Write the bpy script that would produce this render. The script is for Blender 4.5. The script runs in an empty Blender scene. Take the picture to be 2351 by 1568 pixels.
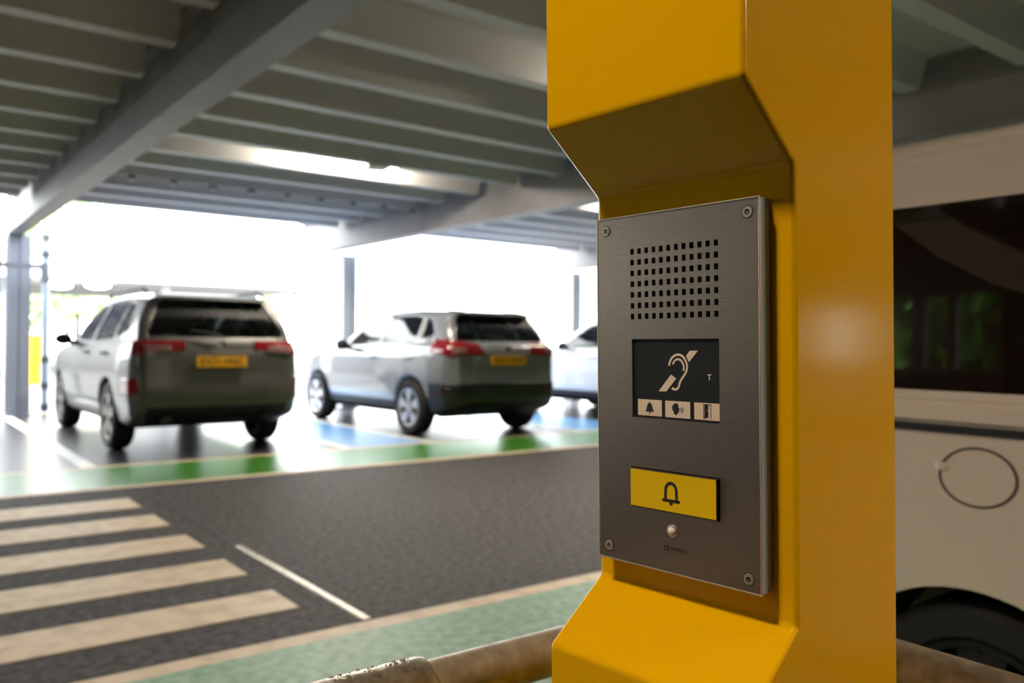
import bpy, bmesh, math, random
import numpy as np
from mathutils import Vector, Matrix

random.seed(7)
S = bpy.context.scene
COL = S.collection
PI = math.pi

# ---------------------------------------------------------------- materials
def srgb(r, g, b):
    f = lambda c: (c/12.92 if c <= .04045 else ((c+.055)/1.055)**2.4)
    return (f(r/255), f(g/255), f(b/255), 1)

def mat(name, col, rough=.5, metal=0., coat=0., coat_rough=.05, spec=.5, trans=0., emit=None, strength=0.,
        noise=None, bump=None, aniso=0., ior=1.45):
    m = bpy.data.materials.new(name); m.use_nodes = True
    nt = m.node_tree; b = nt.nodes['Principled BSDF']
    b.inputs['Base Color'].default_value = col if len(col) == 4 else (*col, 1)
    b.inputs['Roughness'].default_value = rough
    b.inputs['Metallic'].default_value = metal
    b.inputs['IOR'].default_value = ior
    b.inputs['Coat Weight'].default_value = coat
    b.inputs['Coat Roughness'].default_value = coat_rough
    b.inputs['Specular IOR Level'].default_value = spec
    b.inputs['Transmission Weight'].default_value = trans
    b.inputs['Anisotropic'].default_value = aniso
    if emit:
        b.inputs['Emission Color'].default_value = (*emit, 1)
        b.inputs['Emission Strength'].default_value = strength
    tc = nt.nodes.new('ShaderNodeTexCoord')
    if noise:   # (scale, detail, other colour, lo, hi [, stretch])
        n = nt.nodes.new('ShaderNodeTexNoise'); n.inputs['Scale'].default_value = noise[0]; n.inputs['Detail'].default_value = noise[1]
        r = nt.nodes.new('ShaderNodeValToRGB')
        r.color_ramp.elements[0].position = noise[3]; r.color_ramp.elements[1].position = noise[4]
        r.color_ramp.elements[0].color = noise[2] if len(noise[2]) == 4 else (*noise[2], 1)
        r.color_ramp.elements[1].color = col if len(col) == 4 else (*col, 1)
        src = tc.outputs['Object']
        if len(noise) > 5:
            mp = nt.nodes.new('ShaderNodeMapping'); mp.inputs['Scale'].default_value = noise[5]
            nt.links.new(src, mp.inputs['Vector']); src = mp.outputs['Vector']
        nt.links.new(src, n.inputs['Vector']); nt.links.new(n.outputs['Fac'], r.inputs['Fac'])
        nt.links.new(r.outputs['Color'], b.inputs['Base Color'])
    if bump:    # (scale, detail, strength, distance [, stretch])
        n = nt.nodes.new('ShaderNodeTexNoise'); n.inputs['Scale'].default_value = bump[0]; n.inputs['Detail'].default_value = bump[1]
        bp = nt.nodes.new('ShaderNodeBump'); bp.inputs['Strength'].default_value = bump[2]; bp.inputs['Distance'].default_value = bump[3]
        src = tc.outputs['Object']
        if len(bump) > 4:
            mp = nt.nodes.new('ShaderNodeMapping'); mp.inputs['Scale'].default_value = bump[4]
            nt.links.new(src, mp.inputs['Vector']); src = mp.outputs['Vector']
        nt.links.new(src, n.inputs['Vector']); nt.links.new(n.outputs['Fac'], bp.inputs['Height'])
        nt.links.new(bp.outputs['Normal'], b.inputs['Normal'])
    return m

M = {}
M['asphalt'] = mat('asphalt', srgb(88, 80, 77), .72, spec=.28, noise=(26, 9, srgb(30, 27, 26), .36, .66), bump=(160, 3, .35, .004))
M['resin'] = mat('bay_resin', srgb(58, 55, 56), .30, noise=(30, 4, srgb(44, 41, 42), .35, .7), bump=(120, 3, .12, .003))
M['ground'] = mat('concrete_ground', srgb(116, 114, 110), .7, noise=(2, 4, srgb(100, 98, 94), .3, .7))
M['paint_line'] = mat('line_paint', srgb(238, 214, 182), .55, noise=(9, 8, srgb(216, 190, 158), .36, .56), bump=(180, 3, .2, .003))
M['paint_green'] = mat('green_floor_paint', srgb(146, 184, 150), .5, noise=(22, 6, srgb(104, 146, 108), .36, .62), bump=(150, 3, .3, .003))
M['paint_green_far'] = mat('green_gloss_paint', srgb(66, 136, 30), .30, noise=(8, 4, srgb(54, 118, 24), .3, .7), bump=(150, 3, .1, .003))
M['paint_bay'] = mat('white_bay_paint', srgb(236, 232, 224), .4)
M['paint_blue'] = mat('blue_floor_paint', srgb(104, 166, 226), .28)
M['deck'] = mat('deck_paint', srgb(212, 210, 212), .5)
M['beam'] = mat('beam_paint', srgb(150, 147, 150), .5, noise=(3, 3, srgb(138, 135, 137), .3, .7))
M['column'] = mat('column_paint', srgb(142, 146, 158), .5)
M['column_glare'] = mat('column_paint_glare', srgb(214, 220, 226), .45)  # column paint lightened to imitate sky bloom around the two far columns
M['wall'] = mat('dark_block_wall', srgb(70, 66, 60), .8, noise=(4, 4, srgb(56, 53, 50), .3, .7))
M['yellow'] = mat('yellow_powder_coat', (.80, .41, .0, 1), .15, spec=.38, coat=.06, coat_rough=.07, bump=(220, 2, .02, .002),
                  noise=(700, 2, (.66, .32, .0, 1), .23, .3))
M['steel'] = mat('brushed_steel', srgb(206, 186, 170), .33, metal=1., aniso=.5, noise=(60, 4, srgb(190, 170, 154), .3, .7, (1, 1, 14)),
                 bump=(90, 3, .03, .0005, (1, 1, 30)))
M['steel_rim'] = mat('polished_steel_edge', srgb(224, 208, 188), .42, metal=1.)
M['box_grey'] = mat('grey_box_paint', srgb(146, 160, 172), .6)
M['gasket'] = mat('olive_gasket', srgb(78, 74, 44), .7)
M['black'] = mat('matt_black', srgb(18, 17, 17), .6)
M['panel_black'] = mat('display_black', srgb(34, 35, 37), .3)
M['print_cream'] = mat('printed_cream', srgb(228, 205, 180), .5)
M['ink'] = mat('dark_ink', srgb(24, 20, 24), .5)
M['ink_soft'] = mat('etched_ink', srgb(30, 22, 16), .5)
M['button_yellow'] = mat('button_yellow', (.80, .51, .0, 1), .35)
M['button_side'] = mat('button_side_dark', srgb(58, 48, 38), .4)
M['lens'] = mat('clear_lens', srgb(245, 235, 220), .08, spec=.9, coat=1.)
M['galv'] = mat('galvanised_pipe', srgb(176, 162, 144), .45, metal=.3, noise=(38, 6, srgb(132, 114, 92), .3, .68), bump=(260, 4, .15, .001))
M['galv_fit'] = mat('galvanised_fitting', srgb(176, 164, 148), .38, metal=.7, noise=(60, 6, srgb(120, 108, 90), .3, .6), bump=(120, 4, .5, .002))
M['lamp_body'] = mat('lamp_white_plastic', srgb(225, 225, 222), .5)
M['lamp_on'] = mat('lamp_diffuser_lit', srgb(255, 245, 230), .5, emit=(1., .86, .66), strength=230)
M['lamp_fill'] = mat('fill_lamp_diffuser', srgb(255, 245, 230), .5, emit=(1., .84, .62), strength=350)
M['lamp_bright'] = mat('lamp_diffuser_bright', srgb(255, 245, 230), .5, emit=(1., .88, .70), strength=300)
M['lamp_key'] = mat('bulkhead_diffuser_lit', srgb(255, 245, 230), .5, emit=(1., .85, .66), strength=300)
M['lamp_ext'] = mat('lamp_lit_outside', srgb(255, 245, 230), .5, emit=(1., .95, .85), strength=40)
M['tyre'] = mat('tyre_rubber', srgb(26, 25, 25), .75)
M['rim'] = mat('alloy_silver', srgb(205, 205, 210), .3, metal=.85)
M['rim_dark'] = mat('alloy_grey', srgb(120, 112, 106), .4, metal=.8)
M['wheel_well'] = mat('wheel_black', srgb(14, 14, 14), .8)
M['trim_black'] = mat('black_plastic', srgb(30, 31, 34), .5)
M['glass'] = None
M['red'] = mat('red_lens', srgb(128, 10, 18), .12, coat=.6)
M['lens_white'] = mat('white_lens', srgb(130, 92, 90), .15, coat=.5)
M['plate'] = mat('plate_yellow', srgb(246, 176, 8), .4)
M['chrome'] = mat('chrome', srgb(225, 225, 228), .12, metal=1.)
M['seat'] = mat('seat_cloth', srgb(40, 38, 38), .85)
M['van_paint'] = mat('white_van_paint', srgb(230, 210, 194), .22, coat=1., coat_rough=.02)
M['van_trim'] = mat('beige_cabin_trim', srgb(196, 176, 152), .8)
M['groove'] = mat('panel_gap', srgb(96, 84, 72), .7)
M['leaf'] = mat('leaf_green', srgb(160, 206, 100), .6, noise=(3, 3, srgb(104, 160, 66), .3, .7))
M['leaf_overexposed'] = mat('leaf_green_overexposed', srgb(214, 232, 184), .6, noise=(3, 3, srgb(196, 220, 160), .3, .7))  # far leaves: overexposure put into the colour
M['bark'] = mat('bark', srgb(110, 96, 84), .9)
M['cabinet'] = mat('cabinet_yellow', srgb(255, 196, 20), .5)
M['pipe'] = mat('grey_pipe', srgb(158, 170, 190), .45)
M['bracket'] = mat('pipe_bracket', srgb(82, 84, 94), .5)
M['pale'] = mat('pale_render', srgb(196, 194, 198), .7)

def glass_mat(name, tint, mix):
    m = bpy.data.materials.new(name); m.use_nodes = True; nt = m.node_tree
    for n in list(nt.nodes): nt.nodes.remove(n)
    out = nt.nodes.new('ShaderNodeOutputMaterial'); mx = nt.nodes.new('ShaderNodeMixShader')
    tr = nt.nodes.new('ShaderNodeBsdfTransparent'); gl = nt.nodes.new('ShaderNodeBsdfGlossy')
    fr = nt.nodes.new('ShaderNodeFresnel'); fr.inputs['IOR'].default_value = 1.5
    tr.inputs['Color'].default_value = (*tint, 1); gl.inputs['Roughness'].default_value = .02
    nt.links.new(fr.outputs[0], mx.inputs[0]); nt.links.new(tr.outputs[0], mx.inputs[1]); nt.links.new(gl.outputs[0], mx.inputs[2])
    nt.links.new(mx.outputs[0], out.inputs[0])
    return m
M['glass'] = glass_mat('car_glass', (.34, .38, .36), 0)
M['glass_dark'] = glass_mat('privacy_glass', (.32, .31, .29), 0)

M['glass_clear'] = glass_mat('clear_glass', (.66, .68, .64), 0)
def car_paint(name, col, metal=.2, rough=.32):
    return mat(name, col, rough, metal=metal, coat=1., coat_rough=.03)
M['paint_taupe'] = mat('taupe_metallic_paint', srgb(92, 90, 88), .38, metal=.15, coat=.4, coat_rough=.06, spec=.35)
M['paint_grey'] = car_paint('mid_grey_metallic_paint', srgb(128, 130, 136))
M['paint_white'] = car_paint('white_car_paint', srgb(228, 230, 236), 0.)

# ---------------------------------------------------------------- mesh helpers
class MB:
    def __init__(s): s.bm = bmesh.new()
    def _xf(s, vs, loc, rot):
        if rot: bmesh.ops.rotate(s.bm, verts=vs, cent=(0, 0, 0), matrix=Matrix.Rotation(rot[0], 3, rot[1]))
        bmesh.ops.translate(s.bm, verts=vs, vec=loc)
    def box(s, lo, hi):
        lo, hi = Vector(lo), Vector(hi)
        vs = bmesh.ops.create_cube(s.bm, size=1)['verts']
        bmesh.ops.scale(s.bm, vec=hi-lo, verts=vs); bmesh.ops.translate(s.bm, verts=vs, vec=(lo+hi)/2)
        return s
    def tube(s, a, b, r, r2=None, seg=24):
        a, b = Vector(a), Vector(b); d = b-a
        vs = bmesh.ops.create_cone(s.bm, cap_ends=True, segments=seg, radius1=r, radius2=r if r2 is None else r2, depth=d.length)['verts']
        q = d.to_track_quat('Z', 'Y').to_matrix()
        bmesh.ops.rotate(s.bm, verts=vs, cent=(0, 0, 0), matrix=q); bmesh.ops.translate(s.bm, verts=vs, vec=(a+b)/2)
        return s
    def prism(s, poly, axis, lo, hi):
        # polygon in the two other axes (in x,y,z order), extruded along axis
        ax = 'xyz'.index(axis); oth = [i for i in range(3) if i != ax]
        def P(p, t):
            v = [0, 0, 0]; v[oth[0]] = p[0]; v[oth[1]] = p[1]; v[ax] = t; return s.bm.verts.new(v)
        A = [P(p, lo) for p in poly]; B = [P(p, hi) for p in poly]; n = len(poly)
        s.bm.faces.new(A); s.bm.faces.new(B[::-1])
        for i in range(n): s.bm.faces.new((A[i], B[i], B[(i+1) % n], A[(i+1) % n]))
        return s
    def lathe(s, prof, axis='x', c=(0, 0, 0), seg=40):
        # prof: (offset along axis, radius)
        ax = 'xyz'.index(axis); o1, o2 = [(1, 2), (2, 0), (0, 1)][ax]; rings = []
        for t, r in prof:
            ring = []
            for k in range(seg):
                v = [0, 0, 0]; v[ax] = c[ax]+t; v[o1] = c[o1]+r*math.cos(2*PI*k/seg); v[o2] = c[o2]+r*math.sin(2*PI*k/seg)
                ring.append(s.bm.verts.new(v))
            rings.append(ring)
        for a, b in zip(rings, rings[1:]):
            for k in range(seg): s.bm.faces.new((a[k], a[(k+1) % seg], b[(k+1) % seg], b[k]))
        return s
    def ball(s, c, r, sc=(1, 1, 1), sub=3):
        vs = bmesh.ops.create_icosphere(s.bm, subdivisions=sub, radius=r)['verts']
        bmesh.ops.scale(s.bm, vec=sc, verts=vs); bmesh.ops.translate(s.bm, verts=vs, vec=c)
        return s
    def build(s, name, m, parent=None, bevel=0., seg=2, smooth=False, angle=35):
        bmesh.ops.recalc_face_normals(s.bm, faces=s.bm.faces)
        me = bpy.data.meshes.new(name); s.bm.to_mesh(me); s.bm.free()
        return link(name, me, m, parent, bevel, seg, smooth, angle)

def link(name, me, m, parent=None, bevel=0., seg=2, smooth=False, angle=35):
    o = bpy.data.objects.new(name, me); COL.objects.link(o)
    if m: me.materials.append(m)
    if parent: o.parent = parent
    if smooth or bevel:
        me.polygons.foreach_set('use_smooth', [True]*len(me.polygons))
        if angle and not bevel:
            me.set_sharp_from_angle(angle=math.radians(angle))
    if bevel:
        b = o.modifiers.new('bevel', 'BEVEL'); b.width = bevel; b.segments = seg; b.limit_method = 'ANGLE'; b.angle_limit = math.radians(25)
        b.harden_normals = True
    return o

def tag(o, label=None, cat=None, group=None, kind=None):
    if label: o['label'] = label
    if cat: o['category'] = cat
    if group: o['group'] = group
    if kind: o['kind'] = kind
    return o

def empty(name, loc=(0, 0, 0), rz=0.):
    o = bpy.data.objects.new(name, None); COL.objects.link(o); o.location = loc; o.rotation_euler = (0, 0, rz)
    o.empty_display_size = .1
    return o

def text_mesh(txt, size):
    cu = bpy.data.curves.new('t', 'FONT'); cu.body = txt; cu.size = size; cu.align_x = 'CENTER'; cu.align_y = 'CENTER'; cu.extrude = size*.01
    o = bpy.data.objects.new('t', cu); COL.objects.link(o)
    dg = bpy.context.evaluated_depsgraph_get(); me = bpy.data.meshes.new_from_object(o.evaluated_get(dg))
    bpy.data.objects.remove(o); bpy.data.curves.remove(cu)
    return me

# ================================================================= THE PLACE
# road axes: +Y up the parking bays, +X along the driving lane, Z up; deck soffit 3.235, beams down to 2.66
floor = MB().box((-16, -16, -.25), (22, 7.0, 0)).build('floor', M['asphalt']); floor['kind'] = 'structure'
floor2 = MB().box((-16, 7.0, -.25), (22, 14.9, 0)).build('floor', M['resin']); floor2['kind'] = 'structure'
gnd = MB().box((-60, -16, -.3), (-16, 70, -.02)).box((-16, 14.9, -.3), (70, 70, -.02)).box((22, -16, -.3), (70, 14.9, -.02)).box((-60, -60, -.3), (70, -16, -.02)).build('ground', M['ground'])
gnd['kind'] = 'structure'

# painted markings (3 mm thermoplastic)
def paint(name, lo, hi, m, label, cat, group=None, h=.003):
    o = MB().box((lo[0], lo[1], 0), (hi[0], hi[1], h)).build(name, m)
    return tag(o, label, cat, group, 'thing')
st = [(3.43, 3.74), (4.055, 4.41), (4.72, 5.085), (5.4, 5.79), (6.09, 6.49)]
nm = ['beige zebra stripe nearest the post, lowest in the picture', 'second zebra stripe counted from the near green walkway', 'middle stripe of the five zebra stripes on the asphalt',
      'fourth zebra stripe, one before the far green strip', 'zebra stripe closest to the far green strip, smallest in view']
for (a, b), l in zip(st, nm):
    paint('zebra_stripe', (-.5, a), (1.465, b), M['paint_line'], l, 'zebra stripe', 'zebra crossing stripes')
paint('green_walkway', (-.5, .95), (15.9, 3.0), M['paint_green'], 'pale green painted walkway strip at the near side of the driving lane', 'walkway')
paint('green_walkway', (-13, 7.05), (15.9, 8.14), M['paint_green_far'], 'bright green painted walkway strip in front of the parked cars', 'walkway')
paint('edge_line', (-7.2, 3.0), (15.9, 3.10), M['paint_line'], 'beige edge line between the near green walkway and the lane', 'road line')
paint('edge_line', (-13, 6.95), (15.9, 7.05), M['paint_line'], 'beige edge line between the lane and the far green strip', 'road line')
paint('edge_line', (-13, 8.14), (15.9, 8.24), M['paint_line'], 'beige line between the far green strip and the parking bays', 'road line')
paint('bay_line', (1.47, 8.24), (1.6, 14.1), M['paint_bay'], 'white bay line left of the taupe car', 'bay line', 'parking bay lines')
paint('bay_line', (4.0, 8.24), (4.1, 14.1), M['paint_bay'], 'white bay line right of the taupe car', 'bay line', 'parking bay lines')
paint('bay_line', (5.02, 8.24), (5.14, 14.1), M['paint_bay'], 'white bay line left of the mid grey car', 'bay line', 'parking bay lines')
paint('bay_line', (7.3, 8.24), (7.4, 14.1), M['paint_bay'], 'white bay line right of the mid grey car', 'bay line', 'parking bay lines')
paint('blue_hatch', (4.1, 8.24), (5.02, 13.5), M['paint_blue'], 'blue painted strip between the taupe and the mid grey cars', 'floor marking')
paint('blue_hatch', (7.4, 8.24), (8.6, 13.5), M['paint_blue'], 'blue painted strip between the mid grey and the white cars', 'floor marking')
# raised joint cover across the lane
o = MB().prism([(1.61, 0), (1.615, .006), (1.642, .006), (1.647, 0)], 'y', 3.12, 4.65)
o = tag(o.build('joint_cover', M['galv_fit']), 'thin metal joint strip running across the asphalt beside the zebra stripes', 'floor joint', kind='thing')

tag(MB().box((1.605, 4.65, 0), (1.65, 6.93, .002)).build('joint_sealant', M['black']), 'dark sealed joint in the asphalt continuing the metal joint strip', 'floor joint', kind='thing')
# ceiling: pressed steel deck with deep ribs running along X
def deck_poly(y0, y1, zt=3.38):
    pts = [(y0, zt), (y0, 3.235)]
    k0 = math.ceil((y0+.2-4.75)/.796); y = 4.75+k0*.796
    while y < y1-.2:
        pts += [(y-.13, 3.235), (y-.065, 3.0), (y+.065, 3.0), (y+.13, 3.235)]; y += .796
    return pts+[(y1, 3.235), (y1, zt)]
BAYS = [(-7.25, -2.98), (-2.72, 1.50), (1.80, 6.0), (6.28, 11.25), (11.55, 16.)]
mb = MB()
for x0, x1 in BAYS:
    mb.prism(deck_poly(-14, 13.1), 'x', x0, x1)
for x0, x1 in ((-2.98, -2.72), (1.50, 1.80), (6.0, 6.28), (11.25, 11.55)):
    mb.box((x0, -14, 3.225), (x1, 13.1, 3.38))
ceil = mb.build('ceiling', M['deck']); ceil['kind'] = 'structure'

def beam(x, label, y1=14.35):
    r = tag(empty('steel_beam', (x, 0, 2.66)), label, 'beam', 'overhead steel beams', 'thing')
    MB().box((-.009, -14, .018), (.009, y1, .545)).build('web', M['beam'], r)
    MB().box((-.105, -14, 0), (.105, y1, .018)).build('bottom_flange', M['beam'], r)
    MB().box((-.105, -14, .545), (.105, y1, .563)).build('top_flange', M['beam'], r)
beam(1.635, 'steel beam crossing the upper left, dark web and pale flange')
beam(6.14, 'pale steel beam ending above the mid grey car')
beam(11.4, 'steel beam beyond the post, over the white car', 13.6)

def column(x, y, label, s=.26, h=2.66, rz=0, m='column'):
    r = tag(empty('steel_column', (x, y, 0), rz), label, 'column', 'steel columns at the deck edge', 'thing')
    MB().box((-s/2, -s/2, .0), (-s/2+.016, s/2, h)).box((s/2-.016, -s/2, 0), (s/2, s/2, h)).box((-s/2, -.006, 0), (s/2, .006, h)).build('shaft', M[m], r)
    MB().box((-s/2-.04, -s/2-.04, 0), (s/2+.04, s/2+.04, .02)).build('base_plate', M['column'], r)
column(1.69, 14.35, 'grey steel column at the left edge under the diagonal beam', .30, rz=PI/2)
column(6.45, 13.25, 'steel column in glare-paled colour standing between the taupe and mid grey cars', .26, 2.62, m='column_glare')
column(11.55, 13.2, 'steel column in glare-paled colour seen just left of the yellow post', .26, 2.62, m='column_glare')
# strut and downpipes by the left column
r = tag(empty('downpipe', (2.08, 14.55, 0)), 'thin grey downpipe with dark clips right of the left column', 'pipe', 'rainwater downpipes')
MB().tube((0, 0, .02), (0, 0, 2.72), .05).build('pipe_run', M['pipe'], r, smooth=True)
for z in (.1, .42, .82, 2.05, 2.42, 2.68): MB().tube((0, 0, z-.05), (0, 0, z+.05), .064).build('pipe_clip', M['bracket'], r, smooth=True)
MB().tube((0, 0, .42), (0, 0, .80), .062).build('lower_sleeve', M['pipe'], r, smooth=True)
r = tag(empty('downpipe', (1.38, 13.9, 0)), 'pale downpipe hugging the far left column at the picture edge', 'pipe', 'rainwater downpipes')
MB().tube((0, 0, .0), (0, 0, 3.0), .045).build('pipe_run', M['pipe'], r, smooth=True)
for z in (.6, 2.2): MB().tube((0, 0, z-.05), (0, 0, z+.05), .058).build('pipe_clip', M['bracket'], r, smooth=True)
o = MB().box((1.445, 13.92, 2.15), (1.98, 13.98, 2.22)).box((1.93, 13.9, 1.95), (2.03, 14.0, 2.24)).build('pipe_strut', M['column'])
tag(o, 'grey horizontal bracket arm across the left column', 'bracket')

# lamps
def batten(x, y, label, L=1.2, z=3.235, drop=.10, along='x', m='lamp_on', hood=False):
    r = tag(empty('ceiling_lamp', (x, y, z-drop), 0 if along == 'x' else PI/2), label, 'lamp', 'ceiling batten lamps')
    MB().box((-L/2-.03, -.045, .0), (L/2+.03, .045, drop)).build('lamp_housing', M['lamp_body'], r, bevel=.006)
    MB().box((-L/2, -.04, -.05), (L/2, .04, -.002)).build('diffuser', M[m], r, bevel=.012)
    if hood: MB().box((-L/2-.03, -.075, -.13), (L/2+.03, -.065, .02)).box((-L/2-.03, .065, -.13), (L/2+.03, .075, .02)).box((-L/2-.03, -.075, .0), (L/2+.03, .075, .02)).build('lamp_hood', M['lamp_body'], r)
    return r
batten(4.1, 8.33, 'glowing strip lamp between the ceiling ribs above the two cars', 1.1, drop=.14, m='lamp_bright')
batten(8.6, 8.33, 'lit strip lamp in the bay above the white car', 1.25, drop=.14)
batten(2.5, -2.5, 'added fill lamp behind the viewpoint, brightening the side of the post', 1.25, drop=.21, m='lamp_fill')  # added lamp, out of view, lifts the right side of the post
batten(4.95, 4.35, 'added fill lamp above the lane, hidden behind the post', 1.25, drop=.27, m='lamp_bright', hood=True)  # added lamp, kept out of sight, brightens the zebra stripes and lane
r = tag(empty('bulkhead_lamp', (-.72, .72, 2.97)), 'square lit bulkhead lamp above the left of the yellow post', 'lamp')
MB().box((-.17, -.17, 0.06), (.17, .17, .265)).box((-.17, -.17, -.07), (-.16, .17, .07)).box((.16, -.17, -.07), (.17, .17, .07)).box((-.17, -.17, -.07), (.17, -.16, .07)).box((-.17, .16, -.07), (.17, .17, .07)).build('lamp_housing', M['lamp_body'], r)
MB().box((-.15, -.15, .03), (.15, .15, .06)).build('diffuser', M['lamp_key'], r)
o = MB().tube((4.2, 7.93, 2.955), (4.2, 7.93, 3.0), .13, .13).build('detector', M['lamp_body'], bevel=.015)
tag(o, 'round white ceiling detector beside the strip lamp', 'detector')

# conduit with hangers under a rib
r = tag(empty('conduit', (0, 10.32, 2.985)), 'thin pale conduit with dark clips under a far ceiling rib', 'conduit')
MB().tube((1.85, 0, 0), (5.95, 0, 0), .012, seg=12).build('conduit_run', M['deck'], r, smooth=True)
for k in range(9): MB().box((2.33+.46*k-.025, -.07, -.02), (2.33+.46*k+.025, .07, .016)).build('conduit_clip', M['bracket'], r)

# walls out of view that close the deck, plus an added sky blocker
o = MB().box((-7.6, -14, 0), (-7.3, 4.7, 3.2)).box((-7.6, 6.3, 0), (-7.3, 13.1, 3.2)).box((-7.6, 4.7, 0), (-7.3, 6.3, 1.0)).box((-7.6, 4.7, 2.0), (-7.3, 6.3, 3.2)).box((-7.55, 5.3, 1.0), (-7.4, 5.4, 2.0)).box((-7.55, 5.72, 1.0), (-7.4, 5.88, 2.0)).build('wall_left', M['wall']); o['kind'] = 'structure'
o = MB().box((-9.5, 46, -.02), (3.4, 52, 17)).box((-13, 14.6, -.02), (-12, 46, 2.6)).build('sky_blocker_wall', M['wall']); o['kind'] = 'structure'  # unseen slabs added to darken sky reflections along the taupe car
o = MB().box((-7.3, -14.3, 0), (16.3, -14, 3.2)).build('wall_back', M['wall']); o['kind'] = 'structure'
o = MB().box((16, -14, 0), (16.3, -6.75, 3.2)).box((16, -6.05, 0), (16.3, 10, 3.2)).box((16, -6.75, 0), (16.3, -6.05, 1.0)).box((16, -6.75, 2.0), (16.3, -6.05, 3.2)).box((16.1, -6.32, 1.0), (16.2, -6.26, 2.0)).build('wall_right', M['wall']); o['kind'] = 'structure'

# ================================================================= YELLOW POST AND INTERCOM
PM = Matrix(((-.0693, -.9975, -.0167, .5672), (.9976, -.0695, .008, .513), (-.0091, -.0161, .9998, 1.1013), (0, 0, 0, 1)))   # a (along face), n (out of face), z
post = tag(empty('intercom_post'), 'glossy yellow post with a recess holding the steel intercom', 'post', kind='thing')
post.matrix_world = PM
prof = [(-.195, -1.10), (.052, -1.10), (.052, -.2395), (-.018, -.187), (-.018, .187), (.052, .2455), (.052, 2.13), (-.195, 2.13)]
mb = MB(); mb.prism([(n, z) for n, z in prof], 'x', -.1105, .1065)
mb.build('post_casing', M['yellow'], post, bevel=.0045, seg=4)

pan = tag(empty('wall_intercom'), 'brushed steel intercom panel with speaker holes and yellow call button', 'intercom', kind='thing')
pan.matrix_world = PM
w2, h2 = .090, .1628
MB().box((-.0872, -.0182, -h2+.003), (.0872, -.0150, h2-.003)).build('gasket', M['gasket'], pan)
def ring(xo, zo, xi, zi, n0, n1, c=(0, 0)):
    mb = MB(); cx, cz = c
    mb.box((cx-xo, n0, cz+zi), (cx+xo, n1, cz+zo)); mb.box((cx-xo, n0, cz-zo), (cx+xo, n1, cz-zi))
    mb.box((cx-xo, n0, cz-zi), (cx-xi, n1, cz+zi)); mb.box((cx+xi, n0, cz-zi), (cx+xo, n1, cz+zi))
    return mb
bb = ring(.0888, h2-.001, .0862, h2-.0036, -.0156, -.0017); bb.box((-.0880, -.0155, -h2+.002), (.0880, -.0065, h2-.002)); bb.build('back_box', M['box_grey'], pan)
ring(w2, h2, .0885, h2-.0015, -.0012, .0004).build('panel_rim', M['steel_rim'], pan, bevel=.0004)
# face plate: grid of cells with the holes left out
HX = [.0455-.008445*i for i in range(12)]; HZ = [.1284-.01005*j for j in range(7)]
hw, hh = .0021, .0026
DISP = (-.0500, .0464, -.0253, .0470); BTN = (-.0496, .0483, -.1083, -.0712)
holes = [(x-hw, x+hw, z-hh, z+hh) for x in HX for z in HZ]+[DISP, BTN]
PX, PZ = .0880, h2-.0020
xs = sorted({-PX, PX, *[v for h in holes for v in h[:2]]}); zs = sorted({-PZ, PZ, *[v for h in holes for v in h[2:]]})
bm = bmesh.new(); vv = {}
def gv(i, k):
    if (i, k) not in vv: vv[i, k] = bm.verts.new((xs[i], 0, zs[k]))
    return vv[i, k]
for i in range(len(xs)-1):
    for k in range(len(zs)-1):
        cx, cz = (xs[i]+xs[i+1])/2, (zs[k]+zs[k+1])/2
        if any(h[0] < cx < h[1] and h[2] < cz < h[3] for h in holes): continue
        bm.faces.new((gv(i, k), gv(i, k+1), gv(i+1, k+1), gv(i+1, k)))
bmesh.ops.recalc_face_normals(bm, faces=bm.faces)
if next(iter(bm.faces)).normal.y < 0: bmesh.ops.reverse_faces(bm, faces=bm.faces)
me = bpy.data.meshes.new('face_plate'); bm.to_mesh(me); bm.free()
uvl = me.uv_layers.new(name='uv')
for lp in me.loops: co_ = me.vertices[lp.vertex_index].co; uvl.data[lp.index].uv = (co_.x*5, co_.z*5)
nt_ = M['steel'].node_tree; tg_ = nt_.nodes.new('ShaderNodeTangent'); tg_.direction_type = 'UV_MAP'; tg_.uv_map = 'uv'
nt_.links.new(tg_.outputs[0], nt_.nodes['Principled BSDF'].inputs['Tangent'])
fp = link('face_plate', me, M['steel'], pan)
sm = fp.modifiers.new('s', 'SOLIDIFY'); sm.thickness = .003; sm.offset = -1
MB().box((-.053, -.0052, .062), (.052, -.0046, .134)).build('speaker_backing', M['black'], pan)

# screws
for x, z in ((.0781, .1504), (-.0785, .1508), (.0768, -.1501), (-.0771, -.1510)):
    sc = MB().lathe([(.0001, .0055), (.0001, .0050)], 'y', (x, 0, z), 32).build('screw', M['ink_soft'], pan)
    MB().lathe([(0.0, .0049), (.0008, .0046), (.0009, .0023), (-.0001, .0020)], 'y', (x, 0, z), 32).build('screw_head', M['steel_rim'], sc, smooth=True)
    MB().lathe([(.0003, .0021), (.0003, .00001)], 'y', (x, 0, z), 6).build('screw_socket', M['black'], sc)
    MB().lathe([(.0011, .0008), (.0011, .00001)], 'y', (x-.0003, 0, z-.0003), 12).build('socket_pin', M['steel_rim'], sc)

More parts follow.
